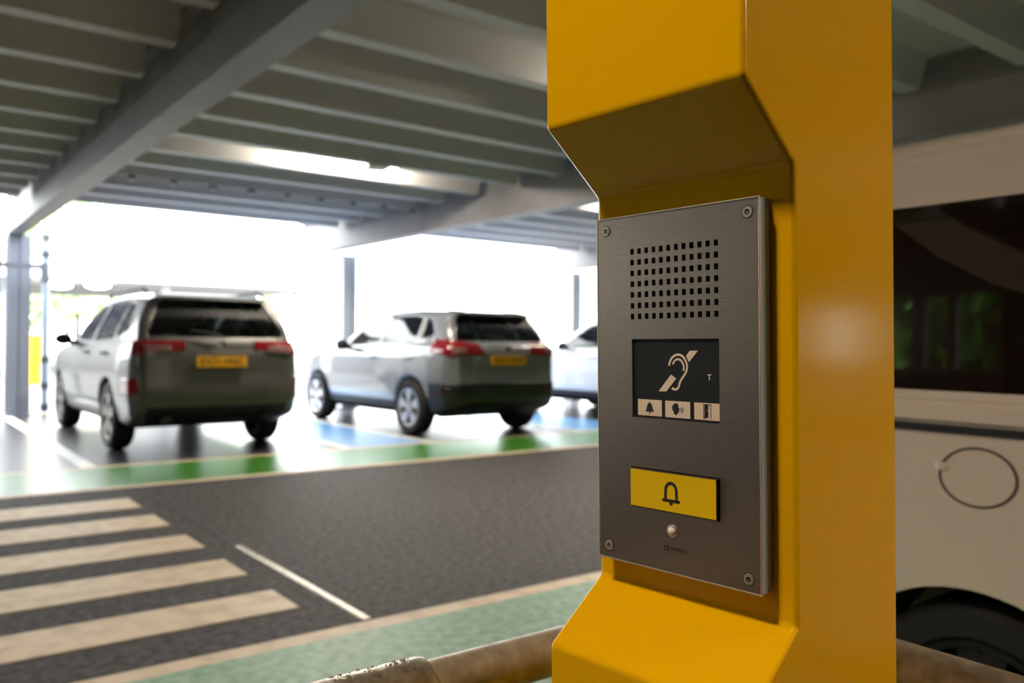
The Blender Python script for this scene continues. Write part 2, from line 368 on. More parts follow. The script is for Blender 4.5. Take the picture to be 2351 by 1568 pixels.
# display window with the hearing loop symbol and three pictograms (millimetres: a, z)
dsp = MB().box((DISP[0]-.001, -.0052, DISP[2]-.001), (DISP[1]+.001, -.0022, DISP[3]+.001)).build('display_window', M['panel_black'], pan)
def flat(name, polys, n, m, parent, t=.0003):
    mb = MB()
    for p in polys: mb.prism([(x/1000, z/1000) for x, z in p], 'y', n-t, n)
    return mb.build(name, m, parent)
def stroke(pts, w):
    """closed outline around a polyline, w wide (a list gives the width point by point)"""
    P = [Vector(p) for p in pts]; L, R = [], []
    # smooth
    for _ in range(2):
        Q = [P[0]]
        for a, b in zip(P, P[1:]): Q += [a*.75+b*.25, a*.25+b*.75]
        P = Q+[P[-1]]
    quads = []
    for i, p in enumerate(P):
        t = (P[min(i+1, len(P)-1)]-P[max(i-1, 0)]).normalized(); nrm = Vector((-t.y, t.x))
        L.append(p+nrm*w/2); R.append(p-nrm*w/2)
    for i in range(len(P)-1): quads.append([tuple(L[i]), tuple(L[i+1]), tuple(R[i+1]), tuple(R[i])])
    return quads
def dot(c, r, n=20): return [(c[0]+r*math.cos(2*PI*k/n), c[1]+r*math.sin(2*PI*k/n)) for k in range(n)]
EAR_OUT = [(4.84, 22.99), (4.29, 26.1), (2.01, 30.0), (-1.35, 32.41), (-5.41, 33.33), (-9.42, 32.18), (-12.3, 29.57), (-14.43, 25.79), (-15.11, 22.3), (-14.36, 18.77), (-12.16, 15.21), (-8.86, 11.59), (-6.63, 7.99), (-5.87, 4.43), (-3.64, 2.28), (-.68, 1.86), (1.9, 3.25)]
EAR_IN = [(.95, 24.37), (-.56, 26.77), (-2.79, 28.57), (-5.37, 29.2), (-8.29, 28.05), (-10.44, 25.44), (-11.5, 22.23), (-11.11, 18.7)]
BAR_LO = [(17.05, -.34), (8.3, -.16), (-3.0, 11.72), (2.9, 15.11)]
BAR_HI = [(-17.97, 36.63), (-13.76, 31.93), (-16.95, 26.42), (-26.62, 36.66)]
N0 = -.0020
flat('hearing_loop_symbol', stroke(EAR_OUT, 2.1)+stroke(EAR_IN, 1.9)+[BAR_LO, BAR_HI], N0, M['print_cream'], dsp)
flat('letter_mark', [[(-36.4, 16.4), (-40.3, 16.4), (-40.3, 15.4), (-38.85, 15.4), (-38.85, 11.2), (-37.75, 11.2), (-37.75, 15.4), (-36.4, 15.4)]], N0, M['print_cream'], dsp)
flat('status_light', [dot((-31.5, 13.4), 1.5)], N0, M['black'], dsp)
T1 = [(41.4, -8.4), (13.45, -8.4), (13.45, -23.2), (41.4, -23.2)]
T2 = [(9.55, -8.4), (-18.0, -8.4), (-18.0, -23.2), (9.55, -23.2)]
T3 = [(-22.25, -8.4), (-49.8, -8.4), (-49.8, -23.2), (-22.25, -23.2)]
t1 = flat('bell_pictogram', [T1], N0, M['print_cream'], dsp)
BELL1 = [(28.8, -11.7), (29.9, -12.7), (30.7, -15.3), (31.3, -17.6), (32.3, -19.45), (22.7, -19.45), (23.6, -17.6), (24.2, -15.4), (25.2, -12.5), (26.4, -11.6), (27.6, -11.3)]
flat('bell_icon', [BELL1, dot((27.5, -20.6), .8), dot((27.5, -10.9), .6)], N0+.0002, M['ink'], t1)
t2 = flat('speech_pictogram', [T2], N0, M['print_cream'], dsp)
HEAD = [(-2.78, -10.18), (-1.2, -10.4), (.19, -11.5), (1.3, -12.7), (1.7, -14.0), (1.35, -16.6), (-.49, -18.0), (.26, -19.25), (-3.05, -21.1), (-3.95, -19.0), (-5.64, -18.6), (-5.5, -17.6), (-5.9, -17.2), (-5.66, -16.5), (-6.55, -15.6), (-5.32, -13.9), (-4.98, -11.25), (-4.0, -10.4)]
flat('speaking_head_icon', [HEAD]+stroke([(-7.15, -14.67), (-7.64, -16.1), (-7.12, -17.45)], .35)+stroke([(-8.39, -14.02), (-9.17, -16.03), (-8.35, -18.31)], .4)+stroke([(-9.71, -13.36), (-10.77, -16.06), (-9.51, -18.95)], .45), N0+.0002, M['ink'], t2)
t3 = flat('door_pictogram', [T3], N0, M['print_cream'], dsp)
fr = [[(-31.9, -22.1), (-31.9, -9.5), (-32.4, -9.5), (-32.4, -22.1)], [(-31.9, -9.5), (-40.0, -9.5), (-40.0, -10.0), (-31.9, -10.0)], [(-39.5, -9.5), (-40.0, -9.5), (-40.0, -22.1), (-39.5, -22.1)], [(-31.9, -21.6), (-31.9, -22.1), (-33.4, -22.1), (-33.4, -21.6)]]
flat('open_door_icon', fr+[[(-33.1, -9.9), (-33.05, -21.8), (-36.9, -20.7), (-36.95, -9.9)]], N0+.0002, M['ink'], t3)
flat('door_knob_icon', [dot((-36.0, -14.8), .45)], N0+.0004, M['print_cream'], t3)

# call button
bt = MB().box((-.0484, -.004, -.1074), (.0475, .0026, -.0721)).build('call_button', M['button_side'], pan, bevel=.0006)
flat('button_face', [[(46.9, -72.9), (-47.7, -72.9), (-47.7, -106.7), (46.9, -106.7)]], .0028, M['button_yellow'], bt)
flat('button_bell_icon', stroke([(6.1, -96.6), (6.1, -89.5), (5.7, -85.2), (3.2, -82.0), (0, -80.9), (-3.2, -82.0), (-5.7, -85.2), (-6.1, -89.5), (-6.1, -96.6)], 2.7)
     + [[(8.6, -95.6), (-8.6, -95.6), (-8.6, -98.2), (8.6, -98.2)], dot((8.6, -96.9), 1.3), dot((-8.6, -96.9), 1.3), dot((0, -99.2), 1.8)], .0031, M['ink'], bt)
# clear lens
ln = MB().lathe([(.0002, .0058), (.0012, .0054), (.0014, .0042), (.0010, .0036)], 'y', (.0008, 0, -.1241), 40).build('indicator_bezel', M['steel_rim'], pan, smooth=True)
MB().ball((.0008, .0006, -.1241), .0038, (1, .75, 1)).build('indicator_lens', M['lens'], ln, smooth=True)
# maker's mark
lg = flat('maker_mark', [[(10.0, -137.9), (5.5, -137.9), (5.5, -142.9), (10.0, -142.9)]], .0002, M['ink_soft'], pan, .0002)
def text_on(txt, size, a, z, n, m, name, parent, sx=1.):
    me = text_mesh(txt, size)
    me.transform(Matrix(((-sx, 0, 0, a), (0, 0, 1, n), (0, 1, 0, z), (0, 0, 0, 1))))
    return link(name, me, m, parent)
text_on('d', .0058, .0078, -.1402, .00035, M['steel_rim'], 'mark_letter', lg)
text_on('COMMEND', .0034, -.0038, -.1402, .0003, M['ink'], 'mark_wording', lg)
flat('mark_outline', [[(5.5, -138.2), (-12, -138.2), (-12, -138.3), (5.5, -138.3)], [(5.5, -142.5), (-12, -142.5), (-12, -142.6), (5.5, -142.6)]]+stroke(dot((-15.0, -139.9), 1.3, 14)+[dot((-15.0, -139.9), 1.3, 14)[0]], .35), .0002, M['ink_soft'], lg, .0002)

# ================================================================= GUARD RAIL
gr = tag(empty('guard_rail', (.957, .775, 0)), 'weathered galvanised pipe guard rail wrapping behind the yellow post', 'guard rail')
R = .0265; ZR = .774
MB().tube((-1.5, 0, ZR), (0, 0, ZR), R, seg=40).build('rail_tube', M['galv'], gr, smooth=True)
MB().tube((0, 0, ZR), (0, -1.15, ZR), R, seg=40).build('rail_tube', M['galv'], gr, smooth=True)
MB().ball((0, 0, ZR), R*1.18).tube((0, 0, ZR), (-.06, 0, ZR), R*1.15).tube((0, 0, ZR), (0, -.06, ZR), R*1.15).tube((0, 0, ZR), (0, 0, ZR-.07), R*1.15).build('corner_fitting', M['galv_fit'], gr, smooth=True)
mb = MB().lathe([(-.625, R), (-.625, R+.005), (-.615, R+.0065), (-.492, R+.0065), (-.484, R+.005), (-.484, R)], 'x', (0, 0, ZR), 40)
mb.tube((-.555, 0, ZR-.02), (-.555, 0, ZR-.075), R*1.18, seg=32)
mb.build('tee_fitting', M['galv_fit'], gr, smooth=True)
mb = MB(); rnd = random.Random(4)
for k in range(70):
    an = rnd.uniform(-.5, .35); rr_ = R+.0066
    mb.ball((-.548+rnd.uniform(-.05, .05), rr_*math.sin(an), ZR+rr_*math.cos(an)), rnd.uniform(.0008, .0018), sub=1)
mb.build('cast_marks', M['galv_fit'], gr, smooth=True)
for x, y in ((-.555, 0), (0, 0), (-1.45, 0), (0, -1.1)):
    MB().tube((x, y, 0), (x, y, ZR), R*.98, seg=32).build('rail_post', M['galv'], gr, smooth=True)

# ================================================================= CARS
def poly_sdf(X, Y, poly):
    P = np.array(poly, float); d = np.full(X.shape, 1e9); s = np.ones(X.shape)
    n = len(P)
    for i in range(n):
        a, b = P[i], P[(i+1) % n]; ex, ey = b-a
        wx, wy = X-a[0], Y-a[1]
        t = np.clip((wx*ex+wy*ey)/(ex*ex+ey*ey+1e-12), 0, 1)
        d = np.minimum(d, (wx-ex*t)**2+(wy-ey*t)**2)
        c1 = Y >= a[1]; c2 = Y < b[1]; c3 = ex*wy > ey*wx
        s = np.where((c1 & c2 & c3) | (~c1 & ~c2 & ~c3), -s, s)
    return s*np.sqrt(d)
def smax(a, b, k):
    h = np.clip(.5+.5*(a-b)/k, 0, 1); return b+(a-b)*h+k*h*(1-h)
def smin(a, b, k): return -smax(-a, -b, k)
def mir(p): return p+[(-x, y) for x, y in p[::-1]]

def surface_nets(f, o, h):
    nx, ny, nz = f.shape
    cs = np.zeros((nx-1, ny-1, nz-1, 3), np.float32); cn = np.zeros((nx-1, ny-1, nz-1), np.float32)
    quads_raw = []
    g = [np.arange(n, dtype=np.float32) for n in f.shape]
    for ax in range(3):
        sl0 = [slice(None)]*3; sl1 = [slice(None)]*3; sl0[ax] = slice(0, -1); sl1[ax] = slice(1, None)
        a, b = f[tuple(sl0)], f[tuple(sl1)]
        idx = np.argwhere((a < 0) != (b < 0))
        i0 = tuple(idx.T); va, vb = a[i0], b[i0]; t = va/(va-vb)
        pos = idx.astype(np.float32); pos[:, ax] += t
        o1, o2 = [k for k in range(3) if k != ax]
        ring4 = []
        ok = np.ones(len(idx), bool)
        for d1, d2 in ((-1, -1), (0, -1), (0, 0), (-1, 0)):
            c = idx.copy(); c[:, o1] += d1; c[:, o2] += d2
            good = np.all((c >= 0) & (c < np.array(cn.shape)), axis=1); ok &= good
            cg = c[good]
            np.add.at(cs, (cg[:, 0], cg[:, 1], cg[:, 2]), pos[good]); np.add.at(cn, (cg[:, 0], cg[:, 1], cg[:, 2]), 1)
            ring4.append(c)
        q = np.stack(ring4, 1)[ok]; flip = (va < 0)[ok]
        if ax == 1: flip = ~flip
        q[~flip] = q[~flip][:, ::-1]
        quads_raw.append(q)
    mask = cn > 0; ids = -np.ones(cn.shape, np.int64); ids[mask] = np.arange(mask.sum())
    V = cs[mask]/cn[mask][:, None]*h+np.array(o)
    Q = np.concatenate(quads_raw); F = ids[Q[..., 0], Q[..., 1], Q[..., 2]]
    return V, F

def np_mesh(name, V, F):
    me = bpy.data.meshes.new(name)
    me.vertices.add(len(V)); me.vertices.foreach_set('co', np.asarray(V, np.float32).ravel())
    me.loops.add(F.size); me.loops.foreach_set('vertex_index', F.astype(np.int32).ravel())
    me.polygons.add(len(F)); me.polygons.foreach_set('loop_start', np.arange(0, F.size, 4, dtype=np.int32))
    me.polygons.foreach_set('use_smooth', np.ones(len(F), bool))
    me.update(calc_edges=True); me.validate()
    return me

def patch(name, V, F, keep, cuts, m, parent, thick=.0):
    """the part of an offset hull inside half spaces: cuts = (point, normal); what lies on the normal's side is cut away"""
    c = V[F].mean(1); e = V[F]; nrm = np.cross(e[:, 2]-e[:, 0], e[:, 3]-e[:, 1]); nrm /= np.linalg.norm(nrm, axis=1)[:, None]+1e-9
    ok = keep(c, nrm)
    for p, n in cuts:
        n = np.array(n, float); n /= np.linalg.norm(n); ok &= ((c-np.array(p))@n) < .06
    F2 = F[ok]; u, inv = np.unique(F2, return_inverse=True)
    bm = bmesh.new(); vs = [bm.verts.new(p) for p in V[u]]
    for q in inv.reshape(F2.shape):
        try: f = bm.faces.new([vs[i] for i in q]); f.smooth = True
        except ValueError: pass
    for p, n in cuts:
        bmesh.ops.bisect_plane(bm, geom=bm.verts[:]+bm.edges[:]+bm.faces[:], dist=1e-5, plane_co=p, plane_no=n, clear_outer=True)
    for f in bm.faces: f.smooth = True
    me = bpy.data.meshes.new(name); bm.to_mesh(me); bm.free()
    o = link(name, me, m, parent)
    if thick:
        s = o.modifiers.new('s', 'SOLIDIFY'); s.thickness = thick; s.offset = -1
    return o

def poly_cuts(poly, axis):
    """half spaces of a convex polygon seen along axis 'x' (points y,z) or 'y' (points x,z)"""
    c = np.mean(poly, 0); out = []
    for i in range(len(poly)):
        a, b = np.array(poly[i]), np.array(poly[(i+1) % len(poly)]); e = b-a; n = np.array((e[1], -e[0]))
        if np.dot(n, c-a) > 0: n = -n
        if axis == 'x': out.append(((0, a[0], a[1]), (0, n[0], n[1])))
        else: out.append(((a[0], 0, a[1]), (n[0], 0, n[1])))
    return out

def wheel(parent, x, y, r, spokes, m_rim, outside):
    """outside: +1 wheel on the right flank, -1 on the left"""
    wd = .225; s = outside
    c = (x, y, r)
    w = MB().lathe([(s*(-wd/2), r*.66), (s*(-wd/2), r*.9), (s*(-wd/2+.03), r*.985), (s*(-.05), r), (s*.05, r), (s*(wd/2-.03), r*.985), (s*wd/2, r*.9), (s*(wd/2-.006), r*.72), (s*(wd/2-.02), r*.68)], 'x', c, 48).build('wheel', M['tyre'], parent, smooth=True)
    mb = MB().lathe([(s*(wd/2-.03), r*.69), (s*(wd/2-.008), r*.68), (s*(wd/2-.012), r*.63), (s*(wd/2-.05), r*.60)], 'x', c, 48)
    mb.lathe([(s*(wd/2-.03), r*.13), (s*(wd/2-.022), r*.12), (s*(wd/2-.02), .001)], 'x', c, 24)
    for k in range(spokes):
        for dd in (-.16, .16):
            a0 = 2*PI*k/spokes+.3; a1 = a0+dd; b0 = a0+dd*.55
            X0, X1 = x+s*(wd/2-.045), x+s*(wd/2-.018)
            def at(rr, an, t):
                return (y+rr*math.cos(an)-t*math.sin(an), r+rr*math.sin(an)+t*math.cos(an))
            pl = [at(r*.10, b0, -.022), at(r*.64, a1, -.026), at(r*.64, a1, .026), at(r*.10, b0, .022)]
            mb.prism(pl, 'x', min(X0, X1), max(X0, X1))
    mb.build('rim', m_rim, w)
    MB().lathe([(s*(wd/2-.07), r*.67), (s*(wd/2-.07), .001)], 'x', c, 32).build('brake_disc', M['wheel_well'], w)
    return w

def build_car(spec, root, paint):
    h = spec.get('h', .022)
    lo = np.array((-1.06, spec['rear']-.12, .08)); hi = np.array((1.06, spec['front']+.12, spec['top']+.1))
    n = np.ceil((hi-lo)/h).astype(int)+1
    gx, gy, gz = [lo[k]+h*np.arange(n[k]) for k in range(3)]
    YZ = np.meshgrid(gy, gz, indexing='ij'); XZ = np.meshgrid(gx, gz, indexing='ij'); XY = np.meshgrid(gx, gy, indexing='ij')
    fS = lambda p: poly_sdf(YZ[0], YZ[1], p)[None, :, :]
    fF = lambda p: poly_sdf(XZ[0], XZ[1], mir(p))[:, None, :]
    fP = lambda p: poly_sdf(XY[0], XY[1], mir(p))[:, :, None]
    low = smax(smax(fS(spec['side_low']), fF(spec['front_low']), .07), fP(spec['plan_low']), .10)
    cab = smax(smax(fS(spec['side_cab']), fF(spec['front_cab']), .09), fP(spec['plan_cab']), .10)
    body = smin(low, cab, .05)
    wr, ar = spec['wheel_r'], spec['arch_r']
    for wy in (0, spec['wb']):
        arch = np.sqrt((gy[None, :, None]-wy)**2+(gz[None, None, :]-wr)**2)-ar
        arch = np.maximum(arch, .60-np.abs(gx[:, None, None]))
        body = smax(body, -arch, .012)
    hull = body.astype(np.float32)
    cav = smax(body+.05, (.70-gz)[None, None, :]+0*body, .03)
    cav = np.maximum(cav, (spec['cab_back']-gy)[None, :, None]); cav = np.maximum(cav, (gy-spec['cab_front'])[None, :, None])
    b = np.maximum(body, -cav)
    for poly in spec['side_windows']:
        b = np.maximum(b, -np.maximum(poly_sdf(YZ[0], YZ[1], poly)[None], .35-np.abs(gx)[:, None, None]))
    b = np.maximum(b, -np.maximum(fF(spec['rear_window']), (gy-.0)[None, :, None]))
    b = np.maximum(b, -np.maximum(fF(spec['windscreen']), (spec['screen_y']-gy)[None, :, None]))
    V, F = surface_nets(b.astype(np.float32), lo, h)
    link('body', np_mesh('body', V, F), paint, root)
    Vg, Fg = surface_nets(hull+.012, lo, h)          # glass surface, a little inside the skin
    Vs, Fs = surface_nets(hull-.010, lo, h)          # skin offset for lamps and trim
    def grow(p, d=.03):
        c = np.mean(p, 0); return [tuple(np.array(q)+(np.array(q)-c)/np.linalg.norm(np.array(q)-c)*d) for q in p]
    for poly in spec['side_windows']:
        for s in (-1, 1):
            patch('side_window', Vg, Fg, lambda c, n_: (c[:, 0]*s > .3), poly_cuts(grow(poly), 'x'), M['glass'], root)
    patch('rear_window', Vg, Fg, lambda c, n_: (c[:, 1] < spec['rear_max']) & (n_[:, 1] < -.2), poly_cuts(grow(mir(spec['rear_window'])), 'y'), M['glass'], root)
    patch('windscreen', Vg, Fg, lambda c, n_: c[:, 1] > spec['screen_y'], poly_cuts(grow(mir(spec['windscreen'])), 'y'), M['glass'], root)
    for s in (-1, 1):
        cuts = [((s*p[0], p[1], p[2]), (s*n_[0], n_[1], n_[2])) for p, n_ in spec['lamp_cuts']]
        L = patch('tail_light', Vs, Fs, lambda c, n_: (c[:, 1] < .0) & (c[:, 0]*s > .2), cuts, M['red'], root, .02)
        c2 = cuts+[((s*p[0], p[1], p[2]), (s*n_[0], n_[1], n_[2])) for p, n_ in spec['lens_cuts']]
        V2 = Vs+np.array((0, -.004, 0)); patch('reversing_lens', V2, Fs, lambda c, n_: (c[:, 1] < .0) & (c[:, 0]*s > .2), c2, M['lens_white'], L, .01)
        patch('rear_reflector', Vs, Fs, lambda c, n_: (c[:, 1] < -.3) & (c[:, 0]*s > .2), [((s*p[0], p[1], p[2]), (s*n_[0], n_[1], n_[2])) for p, n_ in spec['refl_cuts']], M['red'], root, .02)
        # mirror
        my, mz = spec['mirror']
        mo = MB().ball((s*(spec['hw']+.09), my, mz), .1, (1., .62, .72)).build('door_mirror', M['trim_black'], root, smooth=True)
        MB().tube((s*(spec['hw']-.10), my+.02, mz-.05), (s*(spec['hw']+.05), my, mz-.03), .03).build('mirror_arm', M['trim_black'], mo, smooth=True)
        for hy in spec['handles']:
            MB().box((s*(spec['hw']-.045), hy-.1, spec['handle_z']-.014), (s*(spec['hw']+.03), hy+.1, spec['handle_z']+.014)).build('door_handle', paint, root, bevel=.01)
        for wy in (0, spec['wb']):
            wheel(root, s*(spec['track']/2), wy, wr, 5, spec['rim'], s)
        if spec.get('rails'):
            y0, y1, rx, rz = spec['rails']
            MB().tube((s*rx, y0, rz-.03), (s*rx, y0+.15, rz+.015), .018).tube((s*rx, y0+.15, rz+.015), (s*rx, y1-.15, rz+.02), .018).tube((s*rx, y1-.15, rz+.02), (s*rx, y1, rz-.04), .018).build('roof_rail', M['trim_black'], root, smooth=True)
    for nm_, ct, m_ in spec['trims']:
        patch(nm_, Vs, Fs, lambda c, n_: np.ones(len(c), bool), ct, m_ or paint, root, .02)
    # plate
    pz, py, pt = spec['plate']
    pl = MB().box((-.26, -.008, -.056), (.26, .008, .056)).build('number_plate', M['plate'], root, bevel=.003)
    pl.location = (0, py, pz); pl.rotation_euler = (pt, 0, 0)
    for wd, wx in zip(spec['reg'].split(), (-.115, .125)):
        me = text_mesh(wd, .105); me.transform(Matrix(((.92, 0, 0, wx), (0, 0, -1, -.009), (0, 1, 0, 0), (0, 0, 0, 1)))); link('plate_lettering', me, M['ink'], pl)
    bg = MB().lathe([(0, .045), (-.012, .042), (-.016, .001)], 'y', (0, 0, 0), 32).build('tailgate_badge', M['chrome'], root, smooth=True)
    bg.location = (0, spec['badge'][0], spec['badge'][1])
    wz, wy_ = spec['wiper']
    MB().tube((0, wy_-.03, wz), (-.30, wy_+.01, wz+.05), .012, .008, seg=10).build('rear_wiper', M['trim_black'], root, smooth=True)
    # spoiler lip, exhaust, interior
    sy, sz, sw = spec['spoiler']
    MB().prism([(sy, sz), (sy+.02, sz+.035), (sy+.30, sz+.075), (sy+.30, sz+.02)], 'x', -sw, sw).build('spoiler', M['trim_black'], root, bevel=.012)
    for ex in spec['exhausts']:
        MB().tube((ex, spec['rear']+.06, spec['ex_z']), (ex, spec['rear']+.3, spec['ex_z']), .045).build('exhaust_pipe', M['trim_black'], root, smooth=True)
    sb = MB()
    sb.box((-.62, spec['seat_r']-.1, .72), (.62, spec['seat_r']+.12, 1.10))
    sb.build('rear_bench', M['seat'], root, bevel=.05, seg=3)
    for x in (-.42, 0, .42): MB().box((x-.12, spec['seat_r']-.07, 1.08), (x+.12, spec['seat_r']+.03, 1.27)).build('headrest', M['seat'], root, bevel=.05, seg=3)
    for x in (-.38, .38):
        fs = MB().box((x-.25, spec['seat_f']-.1, .72), (x+.25, spec['seat_f']+.1, 1.18)).build('front_seat', M['seat'], root, bevel=.06, seg=3)
        MB().box((x-.13, spec['seat_f']-.06, 1.16), (x+.13, spec['seat_f']+.04, 1.36)).build('headrest', M['seat'], fs, bevel=.05, seg=3)
    MB().box((-.7, spec['cab_front']-.45, .75), (.7, spec['cab_front']-.05, 1.03)).build('dashboard', M['seat'], root, bevel=.05, seg=3)

KUGA = dict(rear=-.97, front=3.66, top=1.69, hw=.935, wb=2.71, track=1.58, wheel_r=.350, arch_r=.395, rim=M['rim_dark'],
    side_low=[(-.80, .36), (-.955, .50), (-.975, .66), (-.945, .80), (-.93, 1.00), (-.89, 1.12), (-.6, 1.13), (2.2, 1.10), (3.0, 1.0), (3.42, .88), (3.62, .70), (3.67, .48), (3.58, .26), (3.1, .22), (-.5, .25)],
    front_low=[(.74, .20), (.86, .32), (.925, .50), (.945, .70), (.935, .86), (.915, .97), (.85, 1.12)],
    plan_low=[(.50, -.985), (.76, -.935), (.88, -.80), (.935, -.45), (.945, .2), (.945, 2.5), (.92, 3.0), (.80, 3.45), (.5, 3.68)],
    side_cab=[(-.90, .9), (-.895, 1.12), (-.83, 1.22), (-.66, 1.50), (-.62, 1.585), (-.35, 1.63), (.2, 1.665), (.7, 1.665), (1.15, 1.63), (1.45, 1.53), (2.25, 1.08), (2.3, .8), (-.8, .8)],
    front_cab=[(.885, .85), (.88, 1.08), (.84, 1.20), (.66, 1.53), (.56, 1.645), (.3, 1.69)],
    plan_cab=[(.60, -.92), (.80, -.82), (.885, -.35), (.90, .3), (.90, 1.3), (.82, 2.0), (.55, 2.36)],
    cab_back=-.75, cab_front=2.0, screen_y=1.25, rear_max=-.4,
    side_windows=[[(1.88, 1.13), (1.86, 1.17), (1.35, 1.50), (.95, 1.545), (.92, 1.13)], [(.84, 1.13), (.86, 1.545), (.3, 1.555), (.02, 1.53), (-.04, 1.16)], [(-.12, 1.17), (-.06, 1.52), (-.25, 1.49), (-.46, 1.30), (-.50, 1.24)]],
    rear_window=[(.69, 1.175), (.70, 1.21), (.545, 1.505), (.49, 1.54)],
    windscreen=[(.70, 1.16), (.57, 1.53)],
    lamp_cuts=[((.36, 0, 1.0), (-1, 0, -.0)), ((.36, 0, 1.045), (-.11, 0, -1)), ((0, 0, 1.135), (0, 0, 1)), ((0, -.56, 0), (0, 1, 0)), ((.80, 0, .975), (.0, 0, -1))],
    lens_cuts=[((.50, 0, 0), (-1, 0, 0)), ((.76, 0, 0), (1, 0, 0)), ((0, 0, 1.09), (0, 0, 1))],
    refl_cuts=[((0, -.62, 0), (0, 1, 0)), ((0, 0, .76), (0, 0, 1)), ((0, 0, .60), (0, 0, -1)), ((.80, 0, .6), (-1, .0, .12))],
    mirror=(1.72, 1.14), handles=(.12, 1.02), handle_z=1.0, rails=(-.45, 1.15, .62, 1.655),
    trims=[('rear_valance', [((0, 0, .47), (0, 0, 1)), ((0, -.55, 0), (0, 1, 0)), ((.72, 0, 0), (1, 0, 0)), ((-.72, 0, 0), (-1, 0, 0))], M['trim_black']),
           ('bumper_step', [((0, 0, .62), (0, 0, 1)), ((0, 0, .53), (0, 0, -1)), ((0, -.60, 0), (0, 1, 0))], None)],
    plate=(.925, -.955, -.12), reg='EX71 HNC', badge=(-.945, 1.085), wiper=(1.19, -.90), spoiler=(-.72, 1.545, .55), exhausts=(-.52, .52), ex_z=.36, seat_r=.18, seat_f=1.05)
QASH = dict(rear=-.88, front=3.52, top=1.61, hw=.895, wb=2.646, track=1.59, wheel_r=.340, arch_r=.385, rim=M['rim'],
    side_low=[(-.72, .36), (-.86, .48), (-.885, .64), (-.855, .78), (-.85, 1.0), (-.81, 1.12), (-.5, 1.13), (2.0, 1.09), (2.9, .96), (3.3, .84), (3.48, .68), (3.53, .46), (3.44, .25), (3.0, .21), (-.45, .24)],
    front_low=[(.70, .20), (.83, .32), (.885, .48), (.905, .68), (.895, .84), (.885, .98), (.83, 1.13)],
    plan_low=[(.48, -.895), (.72, -.84), (.84, -.70), (.895, -.38), (.905, .2), (.905, 2.4), (.88, 2.9), (.77, 3.3), (.48, 3.54)],
    side_cab=[(-.81, .9), (-.80, 1.06), (-.72, 1.16), (-.52, 1.44), (-.50, 1.525), (-.25, 1.555), (.3, 1.59), (.8, 1.59), (1.15, 1.555), (1.45, 1.45), (2.15, 1.04), (2.2, .8), (-.7, .8)],
    front_cab=[(.845, .85), (.84, 1.02), (.80, 1.15), (.635, 1.46), (.54, 1.565), (.3, 1.61)],
    plan_cab=[(.52, -.83), (.72, -.74), (.83, -.30), (.86, .3), (.86, 1.3), (.79, 1.9), (.52, 2.26)],
    cab_back=-.66, cab_front=1.9, screen_y=1.2, rear_max=-.3,
    side_windows=[[(1.78, 1.08), (1.76, 1.12), (1.30, 1.42), (.92, 1.465), (.90, 1.09)], [(.82, 1.09), (.84, 1.47), (.30, 1.475), (.06, 1.455), (.0, 1.14)], [(-.08, 1.19), (-.02, 1.45), (-.16, 1.42), (-.32, 1.28), (-.34, 1.22)]],
    rear_window=[(.65, 1.16), (.65, 1.19), (.525, 1.445), (.47, 1.475)],
    windscreen=[(.66, 1.10), (.54, 1.46)],
    lamp_cuts=[((.34, 0, 1.0), (-1, 0, .5)), ((.34, 0, 1.0), (-.05, 0, -1)), ((0, 0, 1.085), (-.12, 0, 1)), ((0, -.40, 0), (0, 1, 0)), ((.84, 0, 1.0), (.9, 0, -1))],
    lens_cuts=[((.60, 0, 0), (-1, 0, 0)), ((.78, 0, 0), (1, 0, 0)), ((0, 0, 1.085), (0, 0, 1)), ((0, 0, 1.01), (0, 0, -1))],
    refl_cuts=[((0, -.60, 0), (0, 1, 0)), ((0, 0, .60), (0, 0, 1)), ((0, 0, .54), (0, 0, -1)), ((.56, 0, .6), (-1, 0, 0))],
    mirror=(1.62, 1.10), handles=(.10, 1.0), handle_z=.95, rails=(-.35, 1.05, .60, 1.585),
    trims=[('bumper_cladding', [((0, 0, .66), (0, 0, 1)), ((0, -.42, 0), (0, 1, 0))], M['trim_black']),
           ('sill_cladding', [((0, 0, .40), (0, 0, 1)), ((0, .30, 0), (0, -1, 0)), ((0, 2.30, 0), (0, 1, 0))], M['trim_black']),
           ('skid_strip', [((0, 0, .42), (0, 0, 1)), ((0, 0, .385), (0, 0, -1)), ((0, -.6, 0), (0, 1, 0)), ((.6, 0, 0), (1, 0, 0)), ((-.6, 0, 0), (-1, 0, 0))], M['rim_dark'])],
    plate=(.93, -.868, -.06), reg='KX17 VNM', badge=(-.842, 1.06), wiper=(1.17, -.79), spoiler=(-.60, 1.475, .52), exhausts=(-.45,), ex_z=.34, seat_r=.15, seat_f=.98)

car1 = tag(empty('parked_suv', (2.80, 9.5126, 0), .0047), 'taupe SUV parked at the left, seen from its rear left corner', 'car', 'parked cars')
build_car(KUGA, car1, M['paint_taupe'])
car1.scale = (.97, 1, 1)
car2 = tag(empty('parked_suv', (6.1526, 9.0785, 0), .0130), 'mid grey crossover with silver alloy wheels, parked right of the taupe car', 'car', 'parked cars')
build_car(QASH, car2, M['paint_grey'])
car3 = car2.copy(); COL.objects.link(car3); car3.location = (9.85, 8.75, 0); car3.rotation_euler = (0, 0, .01)
tag(car3, 'white car half hidden behind the yellow post', 'car', 'parked cars')
for ch in list(car2.children):
    c = ch.copy(); COL.objects.link(c); c.parent = car3
    for g in ch.children:
        d = g.copy(); COL.objects.link(d); d.parent = c
    if c.name.split('.')[0] in ('body', 'door_handle'):
        c.material_slots[0].link = 'OBJECT'; c.material_slots[0].material = M['paint_white']

